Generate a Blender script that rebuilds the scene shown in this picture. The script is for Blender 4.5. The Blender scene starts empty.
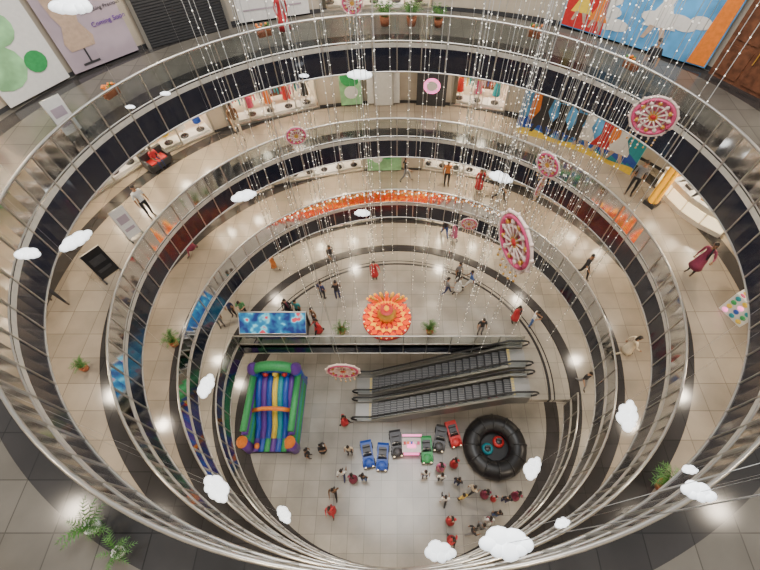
import bpy, math, random
from mathutils import Vector, Matrix
random.seed(7)
RX,RY=9.36,8.75
OX,OY=14.5,11.6
def mat(name,col,rough=.5,metal=0,emi=0,noise=0,ns=8,coat=0,spec=.5):
    m=bpy.data.materials.new(name); m.use_nodes=True
    nt=m.node_tree; b=nt.nodes['Principled BSDF']
    b.inputs['Base Color'].default_value=(*col,1); b.inputs['Roughness'].default_value=rough; b.inputs['Metallic'].default_value=metal; b.inputs['Specular IOR Level'].default_value=spec
    if coat: b.inputs['Coat Weight'].default_value=coat
    if emi: b.inputs['Emission Color'].default_value=(*col,1); b.inputs['Emission Strength'].default_value=emi
    if noise:
        tc=nt.nodes.new('ShaderNodeTexCoord'); n=nt.nodes.new('ShaderNodeTexNoise'); n.inputs['Scale'].default_value=ns
        r=nt.nodes.new('ShaderNodeValToRGB'); nt.links.new(tc.outputs['Object'],n.inputs[0]); nt.links.new(n.outputs[0],r.inputs[0])
        r.color_ramp.elements[0].position=.3; r.color_ramp.elements[1].position=.7
        r.color_ramp.elements[0].color=(*[c*(1-noise) for c in col],1); r.color_ramp.elements[1].color=(*[min(1,c*(1+noise)) for c in col],1)
        nt.links.new(r.outputs[0],b.inputs['Base Color'])
    return m
class MB:
    def __init__(s): s.v=[];s.f=[];s.m=[];s.mats=[];s.sm=[];s.M=None
    def add(s,vs,fs,m,smooth=False,M=None):
        if m not in s.mats: s.mats.append(m)
        k=len(s.v); i=s.mats.index(m)
        for v in vs:
            v=Vector(v)
            if M: v=M@v
            if s.M: v=s.M@v
            s.v.append(tuple(v))
        for f in fs: s.f.append([k+a for a in f]); s.m.append(i); s.sm.append(smooth)
    def box(s,c,d,m,M=None,rz=0,tp=1):
        vs=[]
        for x in(-.5,.5):
            for y in(-.5,.5):
                for z in(-.5,.5):
                    X,Y=x*d[0],y*d[1]
                    if z>0: X*=tp;Y*=tp
                    vs.append((c[0]+X*math.cos(rz)-Y*math.sin(rz),c[1]+X*math.sin(rz)+Y*math.cos(rz),c[2]+z*d[2]))
        s.add(vs,[(0,1,3,2),(4,6,7,5),(0,4,5,1),(2,3,7,6),(0,2,6,4),(1,5,7,3)],m,False,M)
    def tube(s,pts,r,m,closed=False,n=6,M=None):
        N=len(pts);vs=[];fs=[]
        for i,p in enumerate(pts):
            p=Vector(p)
            a=Vector(pts[(i-1)%N]) if (closed or i>0) else p
            b=Vector(pts[(i+1)%N]) if (closed or i<N-1) else p
            t=(b-a).normalized(); up=Vector((0,0,1)) if abs(t.z)<.9 else Vector((1,0,0))
            u=t.cross(up).normalized(); w=u.cross(t)
            rr=r[i] if isinstance(r,(list,tuple)) else r
            for k in range(n):
                q=2*math.pi*k/n; vs.append(p+(u*math.cos(q)+w*math.sin(q))*rr)
        for i in range(N if closed else N-1):
            j=(i+1)%N
            for k in range(n): fs.append((i*n+k,i*n+(k+1)%n,j*n+(k+1)%n,j*n+k))
        if not closed: fs.append(tuple(range(n-1,-1,-1))); fs.append(tuple((N-1)*n+k for k in range(n)))
        s.add(vs,fs,m,True,M)
    def sph(s,c,r,m,nu=10,nv=6,M=None,keep=None,smooth=True):
        if not isinstance(r,(list,tuple)): r=(r,r,r)
        un=[(0,0,-1)]
        for j in range(1,nv):
            a=-math.pi/2+math.pi*j/nv
            for i in range(nu): q=2*math.pi*i/nu; un.append((math.cos(a)*math.cos(q),math.cos(a)*math.sin(q),math.sin(a)))
        un.append((0,0,1)); fs=[]
        for i in range(nu): fs.append((0,1+(i+1)%nu,1+i)); fs.append((len(un)-1,1+(nv-2)*nu+i,1+(nv-2)*nu+(i+1)%nu))
        for j in range(nv-2):
            for i in range(nu): fs.append((1+j*nu+i,1+j*nu+(i+1)%nu,1+(j+1)*nu+(i+1)%nu,1+(j+1)*nu+i))
        if keep: fs=[f for f in fs if keep(sum((Vector(un[k]) for k in f),Vector())/len(f))]
        s.add([(c[0]+x*r[0],c[1]+y*r[1],c[2]+z*r[2]) for x,y,z in un],fs,m,smooth,M)
    def lathe(s,c,prof,m,n=16,M=None,smooth=True):
        vs=[];fs=[];k=len(prof)
        for i in range(n):
            q=2*math.pi*i/n
            for r,z in prof: vs.append((c[0]+r*math.cos(q),c[1]+r*math.sin(q),c[2]+z))
        for i in range(n):
            j=(i+1)%n
            for a in range(k-1): fs.append((i*k+a,j*k+a,j*k+a+1,i*k+a+1))
        s.add(vs,fs,m,smooth,M)
    def poly(s,pts,m,y=0,M=None): s.add([(x,y,z) for x,z in pts],[tuple(range(len(pts)))],m,False,M)
    def disc(s,cx,cz,r,m,y=0,rz=None,n=14): s.poly([(cx+r*math.cos(2*math.pi*i/n),cz+(rz or r)*math.sin(2*math.pi*i/n)) for i in range(n)],m,y)
    def mesh(s,name):
        me=bpy.data.meshes.new(name); me.from_pydata(s.v,[],s.f)
        for m in s.mats: me.materials.append(m)
        me.polygons.foreach_set('material_index',s.m); me.polygons.foreach_set('use_smooth',s.sm); me.update(); return me
    def obj(s,name,loc=(0,0,0),rz=0,sc=1):
        return inst(name,s.mesh(name),loc,rz,sc)
def inst(name,me,loc=(0,0,0),rz=0,sc=1):
    o=bpy.data.objects.new(name,me); bpy.context.collection.objects.link(o); o.location=loc; o.rotation_euler=(0,0,rz); o.scale=(sc,sc,sc); return o
def ell(t,rx=RX,ry=RY): a=math.radians(t); return (rx*math.cos(a),ry*math.sin(a))
def arcp(t0,t1,n,rx=RX,ry=RY): return [ell(t0+(t1-t0)*i/n,rx,ry) for i in range(n+1)]
steel=mat('brushed_steel',(.52,.5,.46),.3,.85)
esteel=mat('escalator_steel',(.3,.29,.27),.35,.8)
pale=mat('pale_stone_edge',(.5,.47,.41),.35,noise=.1)
navy=mat('dark_navy_glass',(.008,.011,.024),.15,spec=.5,coat=.3)
wallm=mat('cream_wall_paint',(.5,.43,.34),.6,noise=.06,ns=2)
white=mat('white_paint',(.75,.74,.72),.5,noise=.04)
black=mat('black_rubber',(.012,.012,.014),.4,noise=.2)
dgrey=mat('dark_grey_metal',(.06,.06,.065),.4,.3,noise=.1)
brown=mat('walnut_wood',(.13,.05,.025),.45,noise=.35,ns=5)
red=mat('red_gloss',(.55,.03,.03),.4,noise=.1)
orange=mat('orange_vinyl',(.8,.22,.03),.4,noise=.1)
yellow=mat('yellow_vinyl',(.85,.6,.06),.4,noise=.08)
green=mat('green_vinyl',(.04,.32,.1),.4,noise=.1)
lime=mat('pale_green_print',(.3,.6,.3),.5,noise=.3,ns=2)
blue=mat('blue_vinyl',(.02,.08,.42),.35,noise=.1)
purple=mat('purple_vinyl',(.12,.04,.3),.4,noise=.1)
teal=mat('teal_vinyl',(.02,.28,.34),.4,noise=.1)
pink=mat('pink_vinyl',(.65,.08,.2),.4,noise=.1)
sky=mat('sky_blue_print',(.1,.36,.7),.5,noise=.3,ns=1.5)
leaf=mat('leaf_green',(.06,.17,.03),.5,noise=.4)
terra=mat('terracotta',(.4,.12,.05),.7,noise=.15)
wglow=mat('warm_white_glow',(1,.86,.65),.5,emi=14)
hglow=mat('lamp_white_glow',(1,.8,.5),.5,emi=1.6)
cglow=mat('cloud_white_glow',(.93,.97,1),.5,emi=1.5)
shopw=mat('shop_white_interior',(.82,.76,.66),.5,noise=.05)
pglow=mat('pink_glow',(1,.2,.5),.5,emi=2)
yglow=mat('amber_glow',(1,.42,.01),.5,emi=.9)
oglow=mat('orange_red_glow',(.95,.09,.003),.5,emi=.4)
gold=mat('gold_foil',(.7,.38,.07),.35,.5)
bead=mat('fairy_bulb',(1,.93,.8),.5,emi=2.5)
wire=mat('string_wire',(.6,.6,.58),.4)
def glassmat(name,tint,gc):
    glass=bpy.data.materials.new(name); glass.use_nodes=True; nt=glass.node_tree; nt.nodes.clear()
    o=nt.nodes.new('ShaderNodeOutputMaterial'); mx=nt.nodes.new('ShaderNodeMixShader'); tr=nt.nodes.new('ShaderNodeBsdfTransparent'); gl=nt.nodes.new('ShaderNodeBsdfGlossy'); fr=nt.nodes.new('ShaderNodeFresnel')
    tr.inputs[0].default_value=(*tint,1); gl.inputs['Roughness'].default_value=.07; gl.inputs['Color'].default_value=(gc,gc,gc,1)
    nt.links.new(fr.outputs[0],mx.inputs[0]);nt.links.new(tr.outputs[0],mx.inputs[1]);nt.links.new(gl.outputs[0],mx.inputs[2]);nt.links.new(mx.outputs[0],o.inputs[0]); return glass
glass=glassmat('clear_glass',(.95,.97,.96),.5)
rglass=glassmat('tinted_rail_glass',(.62,.67,.67),.7)
def floormat(name,be,rx,rough=.2,circ=False):
    m=bpy.data.materials.new(name); m.use_nodes=True; nt=m.node_tree; N=nt.nodes; L=nt.links
    b=N['Principled BSDF']; tc=N.new('ShaderNodeTexCoord')
    mp=N.new('ShaderNodeMapping'); mp.inputs['Scale'].default_value=(1/rx,1/RY,0)
    L.new(tc.outputs['Object'],mp.inputs[0]); ln=N.new('ShaderNodeVectorMath'); ln.operation='LENGTH'; L.new(mp.outputs[0],ln.inputs[0])
    cr=N.new('ShaderNodeValToRGB'); cr.color_ramp.interpolation='CONSTANT'
    mr=N.new('ShaderNodeMapRange'); mr.inputs[1].default_value=0; mr.inputs[2].default_value=2; L.new(ln.outputs['Value'],mr.inputs[0]); L.new(mr.outputs[0],cr.inputs[0])
    e=cr.color_ramp.elements; be=(*be,1); dk=(.045,.042,.042,1)
    e[0].color=be; e[0].position=0
    if circ: e[1].position=.435; e[1].color=dk; lst=((.442,be),(.452,dk),(.457,be),(.5,dk),(.53,be),(.64,dk),(.67,be))
    else: e[1].position=.5; e[1].color=dk; lst=((.54,be),(.66,dk),(.69,be))
    for p,c in lst: q=e.new(p); q.color=c
    br=N.new('ShaderNodeTexBrick'); br.offset=0; br.inputs['Scale'].default_value=1; br.inputs['Brick Width'].default_value=.9; br.inputs['Row Height'].default_value=.9; br.inputs['Mortar Size'].default_value=.012
    br.inputs['Color1'].default_value=(1,1,1,1);br.inputs['Color2'].default_value=(.8,.8,.8,1);br.inputs['Mortar'].default_value=(.5,.5,.5,1)
    L.new(tc.outputs['Object'],br.inputs[0])
    nz=N.new('ShaderNodeTexNoise'); nz.inputs['Scale'].default_value=.6; nz.inputs['Detail'].default_value=6; L.new(tc.outputs['Object'],nz.inputs[0])
    nr=N.new('ShaderNodeMapRange'); nr.inputs[1].default_value=.3; nr.inputs[2].default_value=.7; nr.inputs[3].default_value=.72; nr.inputs[4].default_value=1.1; L.new(nz.outputs[0],nr.inputs[0])
    m2=N.new('ShaderNodeMixRGB'); m2.blend_type='MULTIPLY'; m2.inputs[0].default_value=1; L.new(br.outputs[0],m2.inputs[1]); L.new(nr.outputs[0],m2.inputs[2])
    ml=N.new('ShaderNodeMixRGB'); ml.blend_type='MULTIPLY'; ml.inputs[0].default_value=1; L.new(cr.outputs[0],ml.inputs[1]); L.new(m2.outputs[0],ml.inputs[2]); L.new(ml.outputs[0],b.inputs['Base Color']); b.inputs['Roughness'].default_value=rough
    return m
# ---------- shell
Z=[0,4.5,9,13.5,18]; LX=[9.36,9.36,9.36,9.7,10.15]
FM=[floormat('grey_marble_tile',(.35,.325,.285),9.36,.18),floormat('beige_marble_tile',(.39,.35,.29),9.36,.18,True),floormat('beige_marble_tile_b',(.34,.285,.22),9.36,.15),floormat('beige_marble_tile_c',(.34,.285,.22),9.7,.15),floormat('grey_granite_tile',(.15,.138,.12),10.15,.16)]
def annulus(name,lv,n=128,ox=18.5,oy=15.6,th=.4,extra=None):
    b=MB(); vs=[];fs=[]; z=Z[lv]; fm=FM[lv]
    for i in range(n):
        t=360*i/n; a=ell(t,LX[lv]+.04,RY+.04); c=ell(t,ox,oy)
        vs+=[(a[0],a[1],0),(c[0],c[1],0),(c[0],c[1],-th),(a[0],a[1],-th)]
    for i in range(n):
        j=(i+1)%n
        for k in range(4): fs.append((i*4+k,j*4+k,j*4+(k+1)%4,i*4+(k+1)%4)[::-1])
    b.add(vs,fs,fm)
    if extra:
        k=len(extra); b.add([(x,y,0) for x,y in extra]+[(x,y,-th) for x,y in extra],[tuple(range(k)),tuple(range(2*k-1,k-1,-1))]+[(i,i+k,(i+1)%k+k,(i+1)%k) for i in range(k)],fm)
    return b.obj(name,(0,0,z))
def railing(name,path,closed,z,n,fas=1.15):
    b=MB(); N=len(path); rng=range(N if closed else N-1)
    b.tube([(x,y,1.1) for x,y in path],.045,steel,closed,8)
    b.tube([(x,y,.12) for x,y in path],.025,steel,closed,4)
    for i in rng:
        p=Vector(path[i]); q=Vector(path[(i+1)%N])
        for z0,z1,m in ((.12,1.06,rglass),(-fas,-.14,navy),(-.14,.05,pale)):
            b.add([(p.x,p.y,z0),(q.x,q.y,z0),(q.x,q.y,z1),(p.x,p.y,z1)],[(0,1,2,3)],m)
    b.tube([(x,y,-fas) for x,y in path],.035,steel,closed,6)
    for i in range(N):
        if i%n==0:
            x,y=path[i]; q=path[(i+1)%N] if (closed or i<N-1) else path[i-1]; a=math.atan2(q[1]-y,q[0]-x)
            b.box((x,y,(1.1-fas)/2),(.038,.06,1.1+fas),steel,rz=a)
    return b.obj(name,(0,0,z))
g=MB(); g.add([(-18,-15,0),(18,-15,0),(18,15,0),(-18,15,0)],[(0,1,2,3)],FM[0]); g.obj('floor')
ta=math.degrees(math.asin(-1.2/RY)); tb=180-math.degrees(math.asin(2/RY))
annulus('floor.001',1,extra=[ell(ta+(tb-ta)*i/60) for i in range(61)]+[(7.1,2.0),(7.1,-1.2)])
for k in (2,3,4):
    annulus('floor.00%d'%k,k); railing('glass_railing',[ell(360*i/128,LX[k]) for i in range(128)],True,Z[k],2)
railing('glass_railing',[(-9.1+16.2*i/24,2.0) for i in range(25)],False,Z[1],2)
railing('glass_railing',arcp(ta,tb-360,60),False,Z[1],2)
# ---------- shops/walls
def frame(lv,t0,t1,f=1):
    a=Vector((*ell(t0,OX*f,OY*f),Z[lv])); b=Vector((*ell(t1,OX*f,OY*f),Z[lv]))
    x=(a-b).normalized(); z=Vector((0,0,1)); y=z.cross(x)
    M=Matrix.Identity(4)
    for i in range(3): M[i][0]=x[i];M[i][1]=y[i];M[i][2]=z[i];M[i][3]=b[i]
    return M,(a-b).length
goods=[red,orange,blue,white,pink,teal,dgrey,yellow]
def mannequin(b,x,y,m1,m2,z0=0):
    b.lathe((x,y,z0),[(0,.03),(.2,.03),(.2,0)],dgrey,12); b.tube([(x,y,z0+.03),(x,y,z0+.8)],.015,steel)
    b.lathe((x,y,z0),[(.2,.45),(.16,.8),(.13,1.0),(.1,1.12)],m2,12)
    b.lathe((x,y,z0),[(.1,1.1),(.13,1.25),(.16,1.38),(.12,1.46),(.045,1.5),(.04,1.58)],m1,12)
    for s in(-1,1): b.tube([(x+s*.15,y,z0+1.4),(x+s*.22,y,z0+1.15),(x+s*.2,y-.08,z0+.9)],[.045,.035,.02],white)
    b.sph((x,y,z0+1.68),(.075,.09,.115),white)
def lamp_pt(name,loc,e,col=(1,.84,.64)):
    l=bpy.data.lights.new(name,'POINT'); l.energy=e; l.color=col; l.shadow_soft_size=.25
    o=bpy.data.objects.new(name,l); bpy.context.collection.objects.link(o); o.location=loc
GAPS={}
def shop(lv,t0,t1,sign=white,door=True,seed=0):
    GAPS.setdefault(lv,[]).append((t0,t1)); rnd=random.Random(seed)
    M,w=frame(lv,t0,t1); b=MB(); b.M=M; D=2.6
    b.box((w/2,D,1.7),(w,.1,3.4),shopw); b.box((0,D/2,1.7),(.1,D,3.4),shopw); b.box((w,D/2,1.7),(.1,D,3.4),shopw)
    b.box((w/2,D/2,3.45),(w,D,.08),shopw); b.box((w/2,D/2,.02),(w-.1,D,.04),shopw)
    for i in range(max(1,int(w/1.2))): b.box(((i+.5)*w/max(1,int(w/1.2)),1.0,3.39),(.5,1.4,.03),wglow)
    b.box((w/2,-.02,3.65),(w,.16,.8),sign)
    n=max(2,round(w/1.3))
    for i in range(n+1): b.box((i*w/n,0,1.62),(.06,.08,3.25),steel)
    b.box((w/2,0,.05),(w,.1,.1),steel); b.box((w/2,0,2.4),(w,.07,.06),steel)
    for i in range(n):
        if door and i==n//2: continue
        x0,x1=i*w/n,(i+1)*w/n; b.poly([(x0,.1),(x1,.1),(x1,3.25),(x0,3.25)],glass,0)
    for k in range(3):
        b.box((w/2,D-.25,.6+.7*k),(w*.85,.35,.04),brown)
        for j in range(int(w*3)):
            b.box((w*.1+j*w*.8/(w*3),D-.25,.78+.7*k),(.2,.22,.15+.25*rnd.random()),rnd.choice(goods))
    b.box((w/2,.45,.1),(w*.94,.6,.16),white)
    for j in range(max(1,int(w/.8))):
        mannequin(b,(j+.4)*w/max(1,int(w/.8)),.42,rnd.choice(goods),rnd.choice(goods),.18)
    b.tube([(w*.08,1.15,.04),(w*.08,1.15,1.35),(w*.92,1.15,1.35),(w*.92,1.15,.04)],.02,steel)
    for j in range(int(w*5)):
        x=w*.12+j*w*.76/(w*5); h=.6+.3*rnd.random(); b.box((x,1.15,1.32-h/2),(.07,.42,h),rnd.choice(goods),tp=.7)
    b.box((w*.6,1.95,.45),(1.0,.4,.9),brown)
    b.obj('storefront')
    for q in(.3,.7): lamp_pt('shop_light',M@Vector((w*q,.9,2.9)),150)
def panel(lv,t0,t1,z0,z1,base,f=.988):
    M,w=frame(lv,t0,t1,f); b=MB(); b.M=M
    b.box((w/2,-.03,(z0+z1)/2),(w,.06,z1-z0),base); return b,w
shop(3,143,158,seed=1); shop(3,128,142,seed=2); shop(3,106,125,seed=3); shop(3,68,79,sign=dgrey,seed=4); shop(3,14,33,seed=5,sign=yellow)
shop(2,120,140,seed=6); shop(2,98,116,seed=7); shop(2,64,84,seed=8); shop(2,30,50,seed=9)
shop(4,160,172,seed=10); shop(4,84,103,seed=11); shop(1,60,85,seed=12); shop(1,95,120,seed=13)
for lv in range(5):
    b=MB(); gp=GAPS.get(lv,[])
    for i in range(180):
        t=2*i+1
        if any(a<t<c for a,c in gp): continue
        p=ell(t-1,OX,OY);q=ell(t+1,OX,OY)
        b.add([(p[0],p[1],0),(q[0],q[1],0),(q[0],q[1],4.1),(p[0],p[1],4.1)],[(0,1,2,3)],wallm)
        b.add([(p[0]*.997,p[1]*.997,0),(q[0]*.997,q[1]*.997,0),(q[0]*.997,q[1]*.997,.15),(p[0]*.997,p[1]*.997,.15)],[(0,1,2,3)],dgrey)
    b.obj('wall_outer' if lv==0 else 'wall_outer.%03d'%lv,(0,0,Z[lv]))
b,w=panel(4,146.5,157,.1,3.8,white); b.disc(w*.25,1.2,.7,lime,-.08); b.disc(w*.5,2.2,.5,lime,-.085); b.disc(w*.7,1.0,.35,green,-.09); b.obj('wall_poster')
lav=mat('lilac_print',(.42,.34,.4),.5,noise=.15,ns=1)
def text(s,M,x,z,size,m,par):
    cu=bpy.data.curves.new('lettering','FONT'); cu.body=s; cu.size=size; cu.extrude=.005; cu.materials.append(m)
    o=bpy.data.objects.new('lettering',cu); bpy.context.collection.objects.link(o)
    o.matrix_world=M@Matrix.Translation((x,-.09,z))@Matrix.Rotation(math.pi/2,4,'X')
    mw=o.matrix_world.copy(); o.parent=par; o.matrix_world=mw
b,w=panel(4,134.5,145.5,.1,3.8,lav)
skinp=mat('dress_form_beige',(.5,.36,.27),.5,noise=.1)
cx=w*.3
b.poly([(cx-.4,2.0),(cx-.46,2.6),(cx-.14,2.85),(cx-.12,3.1),(cx+.12,3.1),(cx+.14,2.85),(cx+.46,2.6),(cx+.4,2.0),(cx+.28,1.6),(cx+.5,1.1),(cx+.42,.8),(cx-.42,.8),(cx-.5,1.1),(cx-.28,1.6)],skinp,-.08)
b.poly([(cx-.03,.3),(cx+.03,.3),(cx+.03,.8),(cx-.03,.8)],dgrey,-.08); b.poly([(cx-.3,.25),(cx+.3,.25),(cx+.3,.33),(cx-.3,.33)],dgrey,-.08)
po=b.obj('wall_poster'); M,_=frame(4,134.5,145.5,.988); text('Something Precious',M,w*.5,1.75,.17,dgrey,po); text('Coming Soon',M,w*.55,1.3,.22,purple,po)
b,w=panel(4,118.5,133,0,3.8,dgrey)
for i in range(36): b.box((w/2,-.09,.08+i*.1),(w-.3,.03,.06),dgrey)
b.box((.08,-.1,1.9),(.14,.08,3.8),steel); b.box((w-.08,-.1,1.9),(.14,.08,3.8),steel); b.obj('roller_shutter')
b,w=panel(4,105,117,.1,3.8,white)
for i in range(5): b.poly([(.2,.5+i*.6),(w-.3,.5+i*.6),(w-.3,.56+i*.6),(.2,.56+i*.6)],lav,-.08)
b.obj('wall_poster')
b,w=panel(4,37,62,.1,3.9,sky)
for i in range(9):
    rr=random.Random(i); b.disc(rr.random()*(w-1.4)+.7,.5+rr.random()*1.0,.35+.25*rr.random(),white,-.075-.0005*i,.22)
b.poly([(.05,.15),(w*.3,.15),(w*.28,1.4),(w*.2,2.6),(.05,2.9)],red,-.082)
b.poly([(w*.88,.15),(w-.05,.15),(w-.05,3.8),(w*.93,3.8)],orange,-.082)
def figure(b,x,z,s,m1,m2,y=-.085):
    b.disc(x,z+1.58*s,.12*s,m2,y)
    b.poly([(x-.2*s,z+1.4*s),(x+.2*s,z+1.4*s),(x+.13*s,z+.9*s),(x+.45*s,z+.35*s),(x-.4*s,z+.3*s),(x-.13*s,z+.9*s)],m1,y-.001)
    for q in (-1,1):
        b.poly([(x+q*.18*s,z+1.4*s),(x+q*.5*s,z+1.65*s),(x+q*.48*s,z+1.73*s),(x+q*.14*s,z+1.46*s)][::q],m2,y-.002)
        b.poly([(x+q*.05*s,z+.35*s),(x+q*.2*s,z+.35*s),(x+q*.3*s,z),(x+q*.2*s,z)],m2,y-.002)
figure(b,w*.12,.4,1.0,yellow,skinp); figure(b,w*.24,.3,.9,orange,skinp); figure(b,w*.62,.5,1.4,white,skinp)
b.obj('wall_mural')
b,w=panel(4,26,36,0,3.8,brown)
for i in range(2):
    for j in range(3): b.box((w*(.27+.46*i),-.09,.65+j*1.2),(w*.36,.04,1.0),brown)
b.box((w*.53,-.13,1.1),(.03,.05,.5),gold); b.obj('door_1')
def stand():
    b=MB(); n=14; t0,t1=37,64; fx,fy=13.2,10.3; H=2.6
    pt=[ell(t1+(t0-t1)*i/n,fx,fy) for i in range(n+1)]
    for i in range(n):
        p,q=pt[i],pt[i+1]
        d=Vector((q[0]-p[0],q[1]-p[1],0)); M=Matrix.Identity(4); x=d.normalized(); y=Vector((0,0,1)).cross(x); w=d.length
        for k in range(3): M[k][0]=x[k];M[k][1]=y[k];M[k][2]=(0,0,1)[k]
        M[0][3],M[1][3]=p
        b.M=M; b.box((w/2,0,H/2),(w+.02,.08,H),sky if i<9 else teal)
        b.poly([(0,0),(w,0),(w,.3+.1*math.sin(i+1)),(0,.3+.1*math.sin(i))],yellow,-.05)
        b.poly([(0,.5),(w,.35),(w,.8+.3*math.sin(i*.7+.7)),(0,.8+.3*math.sin(i*.7))],blue,-.051)
        if i in(1,10): b.poly([(0,1.0),(w,.6),(w,2.5),(0,2.5)],orange,-.052)
        if i in(2,4,6,7,9,11): figure(b,w*.5,.25,1.15+.1*(i%3),[black,red,dgrey,white][i%4],skinp if i%2 else dgrey,-.06)
        b.box((w/2,.0,H+.03),(w+.02,.12,.06),yellow)
    b.M=None; return b.obj('mural_display_stand',(0,0,Z[3]))
stand()
b,w=panel(3,97,101.5,.1,3.6,lime); b.disc(w/2,1.6,.5,green,-.08); b.disc(w/2,.8,.35,white,-.08); b.obj('wall_poster')
b,w=panel(3,89.5,96,.1,3.6,white); b.box((w/2,-.1,1.1),(1.0,.05,2.2),steel); b.box((w/2,-.12,1.1),(.9,.04,2.1),white); b.obj('door_2')
b,w=panel(2,89,97,.1,3.3,lime); b.disc(w*.3,1,.3,white,-.08); b.disc(w*.6,1.3,.35,green,-.08); b.obj('wall_poster')
b=MB(); b.box((0,0,2.05),(.32,.32,4.1),yellow)
for s in(-1,1): b.box((s*.18,0,2.05),(.04,.14,3.9),yglow); b.box((0,s*.18,2.05),(.14,.04,3.9),yglow)
b.box((0,0,.1),(.5,.5,.2),dgrey); b.obj('lit_column',(10.9,4.4,Z[3]),.6)
b=MB(); pts=[(-1.6,0),(-.8,-.3),(0,-.4),(.8,-.3),(1.6,0)]
for i in range(4):
    (x0,y0),(x1,y1)=pts[i],pts[i+1]; a=math.atan2(y1-y0,x1-x0); c=((x0+x1)/2,(y0+y1)/2)
    b.box((c[0],c[1],.5),(.88,.45,1.0),shopw,rz=a); b.box((c[0],c[1],1.03),(.92,.55,.06),white,rz=a); b.box((c[0]+.24*math.sin(a),c[1]-.24*math.cos(a),.5),(.8,.03,.5),hglow,rz=a)
    b.box((c[0],c[1],1.12),(.3,.2,.12),[gold,dgrey,gold,pink][i],rz=a)
b.obj('lit_display_counter',(12.4,4.1,Z[3]),math.radians(-62))
b=MB(); M,w=frame(3,80,86,.985); b.M=M; b.box((w/2,0,1.6),(w,.06,3.2),dgrey); b.disc(w/2,1.1,.42,pglow,-.05); b.disc(w/2,1.1,.28,white,-.06); b.obj('wall_sign')
# ---------- escalators
def escalator(loc):
    b=MB(); pz=lambda x: 0 if x<.9 else (4.5 if x>8.7 else (x-.9)*4.5/7.8)
    xs=[0,.5,.9]+[.9+7.8*i/12 for i in range(1,12)]+[8.7,9.1,9.6]
    W=1.2
    for s in(-1,1):
        y=s*W/2
        lo=[(x,pz(x)-(.0 if x<=.9 else .75)) for x in xs]; hi=[(x,pz(x)+.25) for x in xs]
        for yo in (y-.07,y+.07):
            for i in range(len(xs)-1): b.add([(lo[i][0],yo,max(.01,lo[i][1])),(lo[i+1][0],yo,max(.01,lo[i+1][1])),(hi[i+1][0],yo,hi[i+1][1]),(hi[i][0],yo,hi[i][1])],[(0,1,2,3)],esteel)
        for i in range(len(xs)-1):
            b.add([(xs[i],y-.07,hi[i][1]),(xs[i+1],y-.07,hi[i+1][1]),(xs[i+1],y+.07,hi[i+1][1]),(xs[i],y+.07,hi[i][1])],[(0,1,2,3)],esteel)
            b.add([(xs[i],y,hi[i][1]),(xs[i+1],y,hi[i+1][1]),(xs[i+1],y,hi[i+1][1]+.65),(xs[i],y,hi[i][1]+.65)],[(0,1,2,3)],rglass)
        hr=[(.0,y,.3),(-.25,y,.45),(-.3,y,.65),(-.2,y,.85),(0,y,.93)]+[(x,y,pz(x)+.93) for x in xs[1:]]+[(9.8,y,5.35),(9.9,y,5.15),(9.85,y,4.95),(9.6,y,4.8)]
        b.tube(hr,.055,black,n=8)
    for i in range(len(xs)-1):
        b.add([(xs[i],-W/2,max(.01,pz(xs[i])-.75)),(xs[i+1],-W/2,max(.01,pz(xs[i+1])-.75)),(xs[i+1],W/2,max(.01,pz(xs[i+1])-.75)),(xs[i],W/2,max(.01,pz(xs[i])-.75))],[(0,1,2,3)],esteel)
    n=20
    for i in range(n):
        x=.9+7.8*(i+.5)/n; b.box((x+.05,0,pz(x)-.02),(.40,.95,.06),dgrey); b.box((x-.17,0,pz(x)-.12),(.03,.95,.24),black)
        for j in range(9): b.box((x+.05,-.42+j*.105,pz(x)+.018),(.38,.02,.018),esteel)
    for x,z in((.4,.03),(9.2,4.53)):
        b.box((x,0,z),(1.0,1.0,.05),esteel)
        for j in range(12): b.box((x+(.4 if z<1 else -.4),-.46+j*.084,z+.03),(.14,.03,.02),yellow)
    return b.obj('escalator',loc)
escalator((-2.5,-.5,0)); escalator((-2.5,1.2,0))
# ---------- festive lamp: low tiered lotus disc with a central urn
def lamp(loc):
    b=MB()
    b.lathe((0,0,0),[(0,.12),(1.4,.12),(1.45,.06),(1.45,0)],red,32)
    for k,(r,n,L,h,m) in enumerate(((1.05,20,.42,.2,oglow),(.82,16,.34,.3,yglow),(.6,14,.3,.42,oglow),(.42,10,.24,.55,gold))):
        for i in range(n):
            a=2*math.pi*(i+.5*(k%2))/n; c,s=math.cos(a),math.sin(a)
            p=lambda d,o,z:(c*d-s*o,s*d+c*o,z)
            wd=L*.42
            b.add([p(r-.15,0,h-.1),p(r+L*.4,wd,h),p(r+L,0,h+.1),p(r+L*.4,-wd,h),p(r+L*.35,0,h-.06)],[(0,4,1),(1,4,2),(2,4,3),(3,4,0)],m,True)
    for i in range(28):
        a=2*math.pi*i/28; b.sph((1.38*math.cos(a),1.38*math.sin(a),.18),.055,hglow if i%2 else yglow,8,5)
    for i in range(16):
        a=2*math.pi*i/16; b.sph((.95*math.cos(a),.95*math.sin(a),.36),.06,yglow,8,5)
    b.lathe((0,0,.1),[(.4,0),(.42,.35),(.55,.5),(.45,.72),(.26,.85),(.3,.95),(.38,.98)],gold,24)
    b.lathe((0,0,.1),[(.38,.98),(.24,1.02),(0,1.0)],red,24)
    b.lathe((0,0,1.05),[(.0,.0),(.12,.08),(.15,.2),(.08,.38),(0,.5)],yglow,12)
    for i in range(9):
        a=math.radians(20+17.5*i); x,z=math.cos(a),math.sin(a)
        b.tube([(x*.6,.75,.45+z*.4),(x*1.15,.85,.5+z*.95)],[.05,.12],gold if i%2 else oglow,n=8); b.sph((x*1.22,.87,.52+z*1.02),.07,yglow,8,6)
    return b.obj('festive_diya_lamp_display',loc)
lamp((-.6,3.7,4.5))
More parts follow.
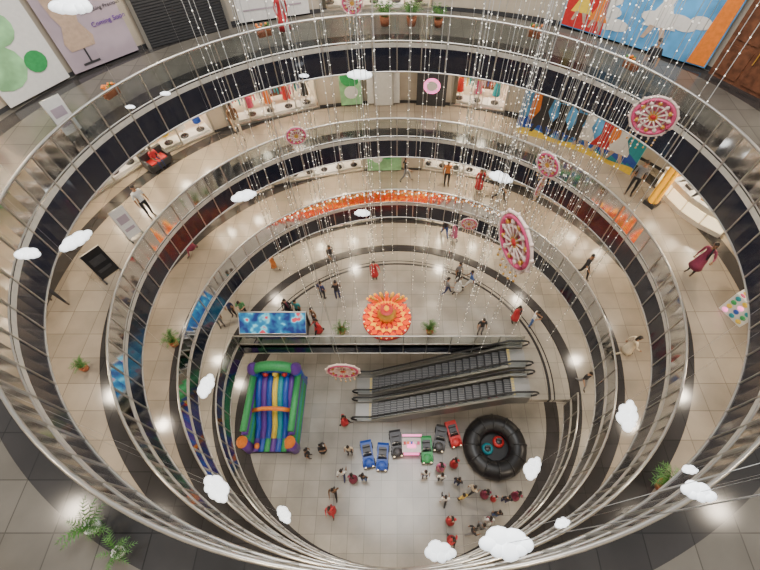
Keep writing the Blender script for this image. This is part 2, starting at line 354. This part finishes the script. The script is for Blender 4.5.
# ---------- display counter
scr=bpy.data.materials.new('blue_led_screen'); scr.use_nodes=True; nt=scr.node_tree; bb=nt.nodes['Principled BSDF']
tc=nt.nodes.new('ShaderNodeTexCoord'); nz=nt.nodes.new('ShaderNodeTexNoise'); nz.inputs['Scale'].default_value=1.5; cr=nt.nodes.new('ShaderNodeValToRGB')
nt.links.new(tc.outputs['Object'],nz.inputs[0]);nt.links.new(nz.outputs[0],cr.inputs[0]); e=cr.color_ramp.elements
e[0].position=.35;e[0].color=(.005,.02,.15,1);e[1].position=.5;e[1].color=(.01,.2,.4,1); q=e.new(.56);q.color=(.15,.6,.75,1); q=e.new(.6);q.color=(.6,.05,.08,1)
nt.links.new(cr.outputs[0],bb.inputs['Base Color']);nt.links.new(cr.outputs[0],bb.inputs['Emission Color']); bb.inputs['Emission Strength'].default_value=.6
b=MB(); b.box((0,.35,.5),(3.6,.7,1.0),dgrey); b.add([(-1.85,-.15,.9),(1.85,-.15,.9),(1.85,.75,1.75),(-1.85,.75,1.75)],[(0,1,2,3)],scr)
b.add([(-1.9,-.18,.86),(1.9,-.18,.86),(1.9,.8,1.78),(-1.9,.8,1.78),(-1.9,.8,0),(1.9,.8,0)],[(3,2,5,4)],dgrey)
b.tube([(-1.87,-.16,.9),(1.87,-.16,.9),(1.87,.76,1.76),(-1.87,.76,1.76)],.05,steel,True); b.obj('led_display_counter',(-6.95,2.4,4.5))
# ---------- bouncy castle
b=MB(); W,L=3.7,5.0
for i in range(9):
    x=-W/2+W*(i+.5)/9; b.tube([(x,-L/2,.25),(x,L/2,.25)],.26,[green,purple,blue][i%3],n=10)
b.box((0,0,.2),(W,L,.35),purple)
lane=[blue,purple,blue,yellow,teal,blue,purple]
for i in range(7):
    x=-1.2+i*.4; b.tube([(x,-1.7,.45),(x,-.9,.6),(x,.8,1.9),(x,1.5,2.1),(x,2.1,2.1)],.23,lane[i],n=10)
for s in(-1,1):
    for k in range(6):
        z=.35+k*.4; b.tube([(s*1.65,-2.3+.12*k,z),(s*1.65,2.2,z)],.24,[green,green,teal,green,purple,green][k],n=10)
    b.tube([(s*1.65,-2.3,.3),(s*1.65,-2.3,2.2)],[.34,.3],purple,n=12); b.lathe((s*1.65,-2.3,2.15),[(.38,0),(.36,.15),(.2,.5),(0,.75)],orange,12)
    b.tube([(s*1.55,2.1,.3),(s*1.55,2.1,3.1)],[.4,.34],blue,n=12); b.lathe((s*1.55,2.1,3.0),[(.44,0),(.4,.15),(.2,.55),(0,.85)],purple,12)
ar=[(1.5*math.cos(math.pi*i/10),2.1,2.6+.9*math.sin(math.pi*i/10)) for i in range(11)]
b.tube(ar,.34,green,n=10); b.tube([(x*.6,y,1.9+(z-2.6)*.7+.4) for x,y,z in ar],.25,blue,n=10)
for k in range(6): b.tube([(-1.5,2.3,.4+k*.42),(1.5,2.3,.4+k*.42)],.24,green if k%2 else blue,n=10)
b.tube([(-1.4,-.3,1.9),(-.7,-.3,2.25),(0,-.3,2.35),(.7,-.3,2.25),(1.4,-.3,1.9)],.14,orange,n=8)
for x,m in((-.7,red),(0,yellow),(.7,red)): b.sph((x,1.9,2.6),.22,m)
for x in (-1.1,1.1): b.sph((x,-2.2,.62),.2,orange)
o=b.obj('inflatable_bouncy_castle',(-7.4,-.65,0)); o.scale=(.82,.93,.88)
# ---------- black inflatable ring
b=MB(); b.lathe((0,0,0),[(1.05,.05),(.9,.5),(1.0,.95),(1.5,1.16),(1.95,.95),(2.1,.5),(1.95,.05)],black,36)
for i in range(12):
    a=2*math.pi*i/12; b.tube([((1.5+.6*math.cos(q))*math.cos(a),(1.5+.6*math.cos(q))*math.sin(a),.56+.62*math.sin(q)) for q in [math.pi*k/6 for k in range(7)]],.04,black)
b.lathe((0,0,.08),[(0,0),(1.35,0)],black,24)
for x,y,m in((-.45,-.1,teal),(.35,.35,red)):
    b.lathe((x,y,.1),[(.34,0),(.4,.12),(.34,.26),(.22,.28)],m,16); b.box((x,y+.1,.42),(.32,.1,.4),dgrey); b.sph((x,y,.3),(.2,.22,.1),dgrey); b.tube([(x,y-.18,.3),(x,y-.12,.5)],.02,black)
b.obj('inflatable_bumper_ring',(5.8,-2.7,0),0,.9)
# ---------- toy cars
def toycar(m):
    b=MB()
    prof=[(-.75,.2),(-.78,.42),(-.6,.52),(-.25,.58),(.15,.6),(.6,.6),(.75,.5),(.75,.2)]
    vs=[(-.33,y,z) for y,z in prof]+[(.33,y,z) for y,z in prof]; n=len(prof)
    b.add(vs,[tuple(range(n)),tuple(range(2*n-1,n-1,-1))]+[(i,i+n,(i+1)%n+n,(i+1)%n) for i in range(n)],m)
    b.sph((0,-.5,.48),(.31,.3,.14),m); b.box((0,.12,.61),(.46,.6,.03),black); b.box((0,.35,.72),(.42,.12,.36),dgrey); b.box((0,.15,.66),(.42,.35,.1),dgrey)
    b.add([(-.28,-.2,.58),(.28,-.2,.58),(.23,-.08,.85),(-.23,-.08,.85)],[(0,1,2,3)],glass); b.tube([(-.28,-.2,.58),(-.23,-.08,.86),(.23,-.08,.86),(.28,-.2,.58)],.02,steel)
    b.tube([(0,-.15,.6),(0,-.02,.75)],.02,black); b.tube([(.1*math.cos(a),.0,.76+.1*math.sin(a)) for a in [i*math.pi/4 for i in range(8)]],.015,black,True)
    for x in(-1,1):
        for y in(-.48,.48):
            b.tube([(x*.26,y,.18),(x*.37,y,.18)],.18,black,n=14); b.tube([(x*.37,y,.18),(x*.38,y,.18)],.09,steel,n=10)
        b.sph((x*.22,-.76,.4),(.07,.04,.06),hglow,8,5)
    return b
for x,y,m,r in((-1.75,-3.1,blue,.2),(-.85,-3.25,blue,-.05),(-.05,-2.5,dgrey,.15),(1.75,-2.85,green,.05),(2.6,-2.2,dgrey,-.2),(3.4,-1.95,red,.25)): toycar(m).obj('toy_car',(x,y,0),r)
b=MB(); b.box((0,0,.45),(1.0,.7,.9),pink); b.box((0,0,.93),(1.1,.8,.06),white); b.box((0,-.37,.45),(.9,.04,.6),pglow); b.box((0,.0,1.0),(.5,.3,.12),pglow)
for i in range(5): b.box((-.4+i*.2,.1,1.05),(.14,.14,.2),goods[i])
for s in(-1,1): b.tube([(s*.5,.35,.9),(s*.5,.35,1.7)],.02,steel)
b.box((0,.36,1.75),(1.1,.05,.25),pglow); b.obj('pink_lit_ticket_kiosk',(.85,-2.75,0))
# ---------- hanging wheels
wheelp=mat('pink_lattice_print',(.6,.14,.22),.5,noise=.4,ns=14)
cream=mat('cream_flower',(.8,.62,.55),.5,noise=.1)
def wheel(loc,d,rz):
    b=MB(); R=d/2; n=32
    b.tube([(R*math.cos(2*math.pi*i/n),0,R*math.sin(2*math.pi*i/n)) for i in range(n)],R*.06,cream,True,6)
    b.tube([(R*.86*math.cos(2*math.pi*i/n),0,R*.86*math.sin(2*math.pi*i/n)) for i in range(n)],R*.09,pink,True,6)
    b.tube([(R*.55*math.cos(2*math.pi*i/n),0,R*.55*math.sin(2*math.pi*i/n)) for i in range(n)],R*.05,cream,True,6)
    Mx=Matrix.Rotation(math.pi/2,4,'X')
    b.lathe((0,0,-.02),[(0,0),(R*.92,0)],wheelp,24,M=Mx); b.lathe((0,0,.02),[(0,.02),(R*.3,.0)],gold,16,M=Mx)
    for i in range(12):
        a=2*math.pi*i/12; c,s=math.cos(a),math.sin(a)
        for yy in(-.03,.03):
            b.tube([(R*.2*c,yy,R*.2*s),(R*.82*c,yy,R*.82*s)],R*.035,cream); b.sph((R*.7*c,yy,R*.7*s),(R*.1,R*.05,R*.1),gold if i%2 else cream,8,5)
        b.sph((R*1.04*math.cos(a+.26),0,R*1.04*math.sin(a+.26)),R*.07,cream,8,5)
    b.sph((0,0,0),(R*.16,R*.1,R*.16),red)
    for x in(-.6,-.3,0,.3,.6):
        z0=-R*math.sqrt(1-x*x); L=R*(.5+.3*(1-abs(x)))
        b.tube([(x*R,0,z0),(x*R,0,z0-L)],.006,wire,n=4)
        for k in range(4): b.sph((x*R,0,z0-L*(k+1)/4),R*.05,gold if k%2 else cream,6,4)
    b.tube([(0,0,R),(0,0,34-loc[2])],.007,wire,n=4)
    return b.obj('decorative_hanging_wheel',loc,rz)
for q,d,r in(((6.97,1.63,19.78),1.15,-.5),((2.66,-2.48,19.49),1.4,-1.25),((-2.06,-2.4,11.56),1.25,0),((-3.52,3.95,17.35),.72,.3),((2.85,2.7,14.16),.65,-.2),((4.21,.76,18.86),.75,-.9),((4.35,1.04,17.84),.7,.9),((-1.36,5.65,20.84),.65,0)): wheel(q,d,r)
# ---------- clouds
def cloud(loc,w,rz,k):
    b=MB(); s=w; rr=random.Random(k)
    for x,y,r in((-.32,0,.18),(-.12,.1,.25),(.14,.08,.24),(.36,-.02,.15),(.05,-.1,.2),(-.18,-.1,.16),(.25,-.1,.14)): b.sph((x*s,y*s,0),(r*s*rr.uniform(.85,1.15),r*s*rr.uniform(.75,1),.11*s),cglow,12,6)
    b.tube([(0,0,.1*s),(0,0,34-loc[2])],.0015,wire,n=3)
    return b.obj('hanging_cloud_light',loc,rz)
for k,(x,y,z,w,r) in enumerate(((-85,-14,182,.85,.9),(-85,-26,192,.6,0),(-53,21,163,.85,.4),(-75,42,188,.35,0),(-82,32,190,.3,0),(-64,6,230,.85,0),(-12,46,192,.8,0),(-17,58,114,.8,0),(36,27,166,.85,-.4),(61,-53,157,.9,1.2),(-48,-69,146,.9,-.7),(-66,-34,127,.9,1.5),(-51,-67,52,.9,-.8),(47,-58,112,.9,1),(12,-83,129,.9,0),(5,-85,248,.24,0),(14,-83,249,.16,-.2),(40,-75,208,.22,0),(-37,77,173,.4,0),(28,-80,188,.28,.3))): cloud((x/10,y/10,z/10),w,r,k)
# ---------- string lights
b=MB(); rs=random.Random(3)
def string(x,y,zb):
    b.tube([(x,y,34),(x,y,zb)],.009,wire,n=3)
    z=zb
    while z<26: b.sph((x,y,z),.017,bead,4,3,smooth=False); z+=rs.uniform(.3,.6)
for i in range(60):
    t=rs.uniform(0,180); f=rs.uniform(.25,.75); x,y=ell(t,RX*f,RY*f); string(x,y+1,rs.uniform(6,15))
for i in range(34): string(rs.uniform(2.5,7),rs.uniform(-.5,4.5),rs.uniform(7,17))
b.obj('hanging_string_lights')
b=MB()
for i in range(170):
    t=50+80*i/170; x,y=ell(t,LX[2]-.12,RY-.12); z=Z[2]+1.1-.22*abs(math.sin(i*.28)); b.sph((x,y,z),.055,[gold,cream,gold,terra,bead][i%5],6,4)
b.obj('flower_garland')
# ---------- plants
def plant(loc,s,rnd,palm=False,name='potted_plant'):
    b=MB(); b.lathe((0,0,0),[(0,0),(.2,0),(.27,.4),(.24,.4),(.22,.34),(0,.34)],terra if not palm else white,14)
    n=16 if palm else 24
    for i in range(n):
        a=rnd.uniform(0,6.28); L=rnd.uniform(.5,.95); up=rnd.uniform(.4,.9); c,sn=math.cos(a),math.sin(a); pts=[]
        if not palm: L*=.7
        for k in range(9):
            q=k/8; pts.append((c*L*q,sn*L*q,.36+up*math.sin(q*2.1)*.9))
        b.tube(pts,.008,leaf,n=3)
        for k in range(1,9):
            p=Vector(pts[k]); w=.2*math.sin(math.pi*(k+.5)/9.4) if palm else .12
            for sd in(-1,1):
                tip=p+Vector((-sn*sd*w+c*.1,c*sd*w+sn*.1,-.03)); pr=Vector(pts[k-1]); b.add([tuple(p),tuple(tip),tuple(pr*.5+p*.5)],[(0,1,2)],leaf)
    return b.obj(name,loc,0,s)
rn=random.Random(5)
for x,y,z,s,pm in((-5.55,-8.0,18,.5,True),(-4.95,-8.4,18,.4,True),(7.6,-6.7,13.5,.8,False),(7.1,-7.1,9,.7,False),(-10.2,-.1,9,.75,False),(-3.2,2.8,4.5,.85,False),(1.9,2.8,4.5,.85,False),(-10.4,-3.1,13.5,.5,False),(-8.6,-5.8,9,.6,False),(-.5,10.2,18,.8,False),(.6,10.2,18,.8,False),(1.7,10.1,18,.7,False)): plant((x,y,z),s,rn,pm,'potted_palm' if pm else 'potted_plant')
for t in(152,118,61,40):
    x,y=ell(t,10.5,9.05); b=MB(); b.box((0,0,0),(.5,.2,.2),terra); b.tube([(-.15,0,.1),(-.15,-.2,.33)],.01,steel); b.tube([(.15,0,.1),(.15,-.2,.33)],.01,steel)
    for i in range(16): b.sph((rn.uniform(-.22,.22),rn.uniform(-.08,.08),.16+rn.uniform(0,.14)),.05,orange if i%3 else leaf,6,4)
    b.obj('rail_flower_box',(x,y,18.8),math.radians(t-90))
def standee(loc,w,h,m,rz):
    b=MB(); b.box((0,0,h/2+.1),(w,.05,h),m); b.tube([(-w/2,0,.1),(-w/2,0,h+.1),(w/2,0,h+.1),(w/2,0,.1)],.025,steel)
    for s in(-1,1): b.box((s*w/2,0,.04),(.06,.5,.08),dgrey)
    c=lav if m is not black else dgrey
    b.box((0,-.03,h*.7),(w*.7,.01,h*.25),c); b.box((0,-.03,h*.35),(w*.7,.01,h*.1),c)
    return b.obj('standing_sign_board',loc,rz)
for x,y,z,w,h,m,r in((-10.9,.7,13.5,.7,1.4,black,.9),(-10.6,2.6,13.5,.55,1.5,white,.9),(-10.5,3.2,18,.55,1.2,white,.9)): standee((x,y,z),w,h,m,r)
b=MB(); b.box((0,0,.5),(.9,.6,1.0),white)
for i in range(3):
    for j in range(4): b.sph((-.28+i*.28,-.31,.15+j*.24),(.1,.03,.1),[pglow,teal,yellow,blue,green][(i+j*2)%5],8,5); b.sph((-.28+i*.28,(j-1.5)*.14,1.01),(.1,.06,.03),[pink,teal,yellow,blue,green][(i+j*2)%5],8,5)
b.obj('colourful_gumball_stand',(12.2,-1.0,13.5),-1.1)
# ---------- people
PM=[mat('p_%d'%i,(.5,.5,.5)) for i in range(6)]
def joints(pose):
    J=dict(pel=(0,0,.95),spi=(0,0,1.14),che=(0,0,1.32),nkb=(0,0,1.45),nk=(0,-.01,1.53))
    for s,n in((1,'L'),(-1,'R')):
        J['sh'+n]=(s*.165,0,1.40);J['el'+n]=(s*.22,.02,1.13);J['wr'+n]=(s*.23,-.06,.89);J['ha'+n]=(s*.225,-.09,.81)
        J['hi'+n]=(s*.09,0,.89);J['kn'+n]=(s*.1,-.02,.5);J['an'+n]=(s*.1,.02,.09);J['to'+n]=(s*.12,-.14,.035)
    if pose=='walk':
        J.update(knL=(.09,-.2,.53),anL=(.09,-.3,.12),toL=(.1,-.45,.06),knR=(-.09,.08,.5),anR=(-.09,.32,.16),toR=(-.09,.24,.04),elL=(.22,.12,1.16),wrL=(.22,.14,.92),haL=(.22,.12,.84),elR=(-.22,-.08,1.14),wrR=(-.2,-.26,.98),haR=(-.19,-.33,.93))
    if pose=='phone':
        J.update(elL=(.23,-.06,1.14),wrL=(.12,-.26,1.2),haL=(.08,-.32,1.24),elR=(-.23,-.05,1.13),wrR=(-.12,-.25,1.18),haR=(-.07,-.31,1.22),nk=(0,-.03,1.53))
    if pose=='reach':
        J.update(elL=(.3,-.12,1.25),wrL=(.34,-.34,1.3),haL=(.35,-.43,1.3))
    if pose=='sit':
        for k in('pel','spi','che','nkb','nk'): x,y,z=J[k]; J[k]=(x,y+.1,z-.43)
        for s,n in((1,'L'),(-1,'R')):
            J['sh'+n]=(s*.165,.1,.97);J['el'+n]=(s*.22,.03,.72);J['wr'+n]=(s*.15,-.2,.62);J['ha'+n]=(s*.12,-.28,.6)
            J['hi'+n]=(s*.09,.06,.49);J['kn'+n]=(s*.12,-.38,.5);J['an'+n]=(s*.12,-.38,.1);J['to'+n]=(s*.13,-.53,.04)
    return J
RAD=dict(pel=(.14,.1),spi=(.12,.085),che=(.15,.1),nkb=(.07,.06),nk=(.05,.05),sh=(.065,.065),el=(.043,.043),wr=(.028,.028),ha=(.036,.018),hi=(.092,.092),kn=(.06,.06),an=(.04,.04),to=(.042,.03))
def person_mesh(pose,fem):
    J=joints(pose); keys=list(J); idx={k:i for i,k in enumerate(keys)}
    ed=[('pel','spi',2),('spi','che',2),('che','nkb',2),('nkb','nk',0)]
    for n in 'LR': ed+=[('che','sh'+n,2),('sh'+n,'el'+n,2),('el'+n,'wr'+n,2 if fem and pose!='phone' else 0),('wr'+n,'ha'+n,0),('pel','hi'+n,3),('hi'+n,'kn'+n,3),('kn'+n,'an'+n,3),('an'+n,'to'+n,4)]
    me=bpy.data.meshes.new('t'); me.from_pydata([J[k] for k in keys],[(idx[a],idx[c]) for a,c,_ in ed],[])
    ob=bpy.data.objects.new('t',me); bpy.context.collection.objects.link(ob); md=ob.modifiers.new('s','SKIN'); md.use_smooth_shade=True
    for k in keys:
        r=RAD.get(k,RAD.get(k[:2])); sv=me.skin_vertices[0].data[idx[k]]; sv.radius=(r[0]*(.9 if fem else 1),r[1]*(.9 if fem else 1))
    me.skin_vertices[0].data[0].use_root=True
    sb=ob.modifiers.new('b','SUBSURF'); sb.levels=1
    dg=bpy.context.evaluated_depsgraph_get(); ev=ob.evaluated_get(dg).to_mesh()
    b=MB(); b.mats=list(PM); vs=[v.co.copy() for v in ev.vertices]; b.v=[tuple(v) for v in vs]
    for p in ev.polygons:
        c=p.center; best=9; mi=2
        for a,d,r in ed:
            A=Vector(J[a]);D=Vector(J[d])-A; t=max(0,min(1,(c-A).dot(D)/D.length_squared)); q=(c-A-D*t).length
            if q<best: best=q;mi=r
        b.f.append(list(p.vertices)); b.m.append(mi); b.sm.append(True)
    bpy.data.objects.remove(ob)
    for n,s in(('L',1),('R',-1)):
        W=Vector(J['wr'+n]);H=Vector(J['ha'+n]); d=(H-W).normalized(); side=d.cross(Vector((1,0,0)) if pose in('stand','walk','sit') else Vector((0,0,1))).normalized(); nrm=d.cross(side)
        for k,L in enumerate((.06,.072,.068,.052)):
            p0=H+side*(-.027+.018*k); b.tube([p0,p0+d*L*.5+nrm*.004,p0+d*L+nrm*.016],[.010,.009,.007],PM[0],n=5)
        p0=W*.5+H*.5-side*.025; b.tube([p0,p0+d*.025-side*.02,p0+d*.06-side*.025],[.012,.010,.008],PM[0],n=5)
    nk=Vector(J['nk']); tilt=.5 if pose=='phone' else .05
    M=Matrix.Translation(nk)@Matrix.Rotation(tilt,4,'X')@Matrix.Translation((0,-.015,.11))
    k0=len(b.v); b.sph((0,0,0),(.074,.092,.115),PM[0],14,10)
    for i in range(k0,len(b.v)):
        x,y,z=b.v[i]
        if z<0: x*=1+z*2.2
        if z<-.03 and y>0: y*=.7
        b.v[i]=tuple(M@Vector((x,y,z)))
    b.tube([(0,-.088,.015),(0,-.112,-.022),(0,-.09,-.03)],[.008,.015,.01],PM[0],n=6,M=M)
    for s in(-1,1):
        b.sph((s*.029,-.08,.008),(.013,.008,.008),PM[5],6,4,M=M); b.sph((s*.029,-.087,.008),(.006,.004,.006),PM[1],6,4,M=M)
        b.tube([(s*.014,-.09,.028),(s*.045,-.078,.028)],.004,PM[1],n=4,M=M); b.sph((s*.075,.005,-.005),(.01,.02,.032),PM[0],6,5,M=M)
    b.sph((0,-.085,-.052),(.022,.008,.007),PM[4],6,4,M=M)
    b.sph((0,.008,.012),(.083,.1,.122),PM[1],14,10,M=M,keep=lambda c:c.z>.35 or (c.y>.05 and c.z>-.45) or (fem and c.y>-.1 and c.z>-.6))
    if fem:
        b.sph((0,.085,-.12),(.065,.035,.17),PM[1],10,8,M=M)
        if pose!='sit': b.lathe((0,0,0),[(.12,1.12),(.135,1.0),(.165,.88),(.2,.6),(.24,.42),(.22,.42)],PM[2],18)
        b.tube([(.12,-.09,1.0 if pose!='sit' else .6),(.1,-.12,J['che'][2]),(.06,-.06+J['nkb'][1],J['nkb'][2]+.01),(0,.06+J['nkb'][1],J['nkb'][2]),(-.08,.11+J['nkb'][1],J['che'][2])],[.03,.035,.03,.035,.04],PM[3],n=6)
    return b.mesh('person_body')
MESH={}
MC={}
def shade(n,c):
    k=(n,c)
    if k not in MC: MC[k]=mat('%s_%d'%(n,len(MC)),c,.7 if n!='hair' else .45,noise=.12,ns=20)
    return MC[k]
C=dict(k=(.02,.02,.025),w=(.7,.7,.68),r=(.5,.03,.04),m=(.22,.03,.07),b=(.05,.12,.35),n=(.03,.04,.12),g=(.2,.2,.21),y=(.6,.42,.08),o=(.6,.2,.05),c=(.6,.5,.36),p=(.6,.15,.3),t=(.05,.3,.3),e=(.08,.25,.1),u=(.15,.08,.04))
def person(x,y,z,pose,fem,top,bot,rz,sc=1.0):
    k=(pose,fem)
    if k not in MESH: MESH[k]=person_mesh(pose,fem)
    o=inst('person',MESH[k],(x,y,z),math.radians(rz),sc)
    cols=[shade('skin',random.choice([(.33,.17,.09),(.42,.24,.14),(.25,.12,.06)])),shade('hair',(.015,.01,.008)),shade('cloth',C[top]),shade('cloth',C[bot]),shade('shoe',(.04,.025,.02)),shade('eye',(.8,.8,.8))]
    for i,m in enumerate(cols): o.material_slots[i].link='OBJECT'; o.material_slots[i].material=m
    return o
PP=[ # x,y (metres), level, pose, female, top, bottom, heading, size
(-1.4,6.6,1,'reach',1,'r','r',0,1),(-4.2,7.8,1,'walk',0,'k','g',40,1),(-4.5,5.1,1,'stand',0,'n','k',160,1),(-3.6,5.1,1,'phone',0,'k','n',190,1),(-7.8,7.3,1,'walk',1,'o','c',60,.8),
(3.8,9.7,1,'walk',1,'p','k',200,1),(3.2,10.0,1,'walk',0,'k','b',200,1),(3.0,5.4,1,'walk',0,'g','n',100,1),(3.7,5.5,1,'walk',1,'w','k',100,1),(4.5,5.9,1,'walk',0,'b','w',260,1),(3.8,6.5,1,'stand',0,'g','k',30,1),
(6.9,3.5,1,'stand',1,'r','k',20,1),(7.8,3.2,1,'phone',0,'w','b',60,1),(4.8,2.7,1,'stand',0,'k','g',0,1),(-9.7,3.9,1,'stand',0,'n','k',0,1),(-9.0,3.9,1,'phone',0,'e','k',10,1),(-6.4,3.95,1,'stand',1,'k','m',0,1),(-5.8,3.9,1,'stand',0,'t','k',-20,1),(-4.8,3.4,1,'stand',0,'u','k',-40,1),(-4.5,2.7,1,'walk',1,'r','k',-60,1),(-10.3,3.2,1,'stand',0,'k','g',30,1),
(9.9,-.4,1,'walk',0,'k','g',10,1),
(-2.8,-3.0,0,'stand',0,'c','k',0,1),(-3.1,-4.3,0,'walk',0,'w','n',180,1),(-2.5,-4.5,0,'stand',1,'m','k',180,1),(-1.9,-4.5,0,'stand',0,'k','b',170,1),(-3.5,-5.2,0,'walk',0,'u','k',0,1),(-3.6,-6.1,0,'walk',1,'r','r',0,1),(-5.2,-3.2,0,'stand',0,'k','k',90,1),(-4.4,-2.9,0,'phone',1,'k','w',60,1),
(2.5,-4.5,0,'stand',0,'w','k',180,1),(2.6,-5.6,0,'walk',0,'w','k',170,1),(2.9,-6.6,0,'stand',1,'r','c',180,1),(2.9,-7.5,0,'walk',1,'r','k',10,1),(3.6,-5.5,0,'stand',0,'y','k',200,1),(3.4,-4.7,0,'stand',0,'k','n',150,1),(4.2,-5.1,0,'walk',0,'c','k',120,1),(4.9,-5.3,0,'stand',1,'m','k',180,1),(5.4,-5.5,0,'stand',1,'r','w',200,.7),(6.0,-5.6,0,'stand',0,'k','n',160,1),(2.5,-3.9,0,'phone',1,'p','k',0,1),(4.0,-7.1,0,'walk',0,'k','g',100,1),(4.5,-6.9,0,'stand',0,'g','k',140,1),(4.9,-6.6,0,'stand',1,'w','m',180,1),(3.3,-3.7,0,'stand',1,'r','k',190,1),(1.6,-4.3,0,'stand',0,'w','n',0,1),(-3.2,-1.3,0,'walk',1,'r','k',90,1),(5.4,-6.3,0,'stand',0,'k','b',170,1),(6.6,-5.4,0,'stand',1,'m','k',150,1),
(-10.7,5.2,2,'walk',1,'m','m',-40,1),(4.7,9.6,2,'stand',1,'r','k',0,1),(5.8,9.0,2,'walk',0,'g','k',60,1),(2.9,10.2,2,'stand',0,'o','k',0,1),(.5,10.5,2,'walk',0,'k','g',90,1),(9.3,3.7,2,'walk',0,'k','k',30,1),(10.2,-.6,2,'walk',1,'c','c',80,1),
(-7.6,8.8,3,'walk',0,'u','c',30,1.0),(-10.3,3.7,3,'stand',0,'w','k',60,.95),(-12.4,-.5,3,'walk',0,'k','k',60,1),(10.1,5.0,3,'stand',0,'g','k',-30,1),(11.2,.8,3,'reach',1,'m','k',-60,1.0),
(-4.4,9.0,4,'walk',1,'r','w',20,1),(8.7,5.9,4,'stand',0,'k','g',-30,.9)]
for x,y,lv,pose,fem,a,c2,rz,sc in PP: person(x,y,Z[lv],pose,fem,a,c2,rz,sc*1.06)
b=MB(); b.box((0,0,.22),(1.1,.6,.3),dgrey); b.box((0,.25,.52),(1.1,.15,.5),dgrey); b.box((0,-.03,.39),(.8,.45,.06),red)
for s in(-1,1): b.box((s*.52,0,.38),(.13,.6,.35),dgrey)
for s in(-.45,.45):
    for t in(-.22,.22): b.box((s,t,.05),(.06,.06,.1),brown)
b.obj('waiting_sofa',(-10.9,6.8,Z[3]),.95); person(-10.9,6.8,Z[3]-.02,'sit',0,'r','n',54,.8)
# ---------- lights
def area(name,loc,size,power,col=(1,.95,.88)):
    l=bpy.data.lights.new(name,'AREA'); l.shape='DISK'; l.size=size; l.energy=power; l.color=col
    o=bpy.data.objects.new(name,l); bpy.context.collection.objects.link(o); o.location=loc; return o
area('overhead_fill',(0,0,34),12,4700,(1,.98,.95))  # unseen lamp added above the open top to brighten the deep well
for k in range(5):
    for i in range(12):
        x,y=ell(15+30*i,12.2,10.4); area('corridor_ceiling_light',(x,y,Z[k]+3.9),.5,150 if k<4 else 85,(1,.85,.66))
w=bpy.data.worlds.new('w'); bpy.context.scene.world=w; w.use_nodes=True; w.node_tree.nodes['Background'].inputs[0].default_value=(.85,.87,.9,1); w.node_tree.nodes['Background'].inputs[1].default_value=.45
cd=bpy.data.cameras.new('camera'); c=bpy.data.objects.new('camera',cd); bpy.context.collection.objects.link(c); c.location=(0,-8.58,27.1); c.rotation_euler=(math.radians(33),0,0); cd.lens=20.37; cd.shift_x=-.0224; cd.clip_start=.05
bpy.context.scene.camera=c
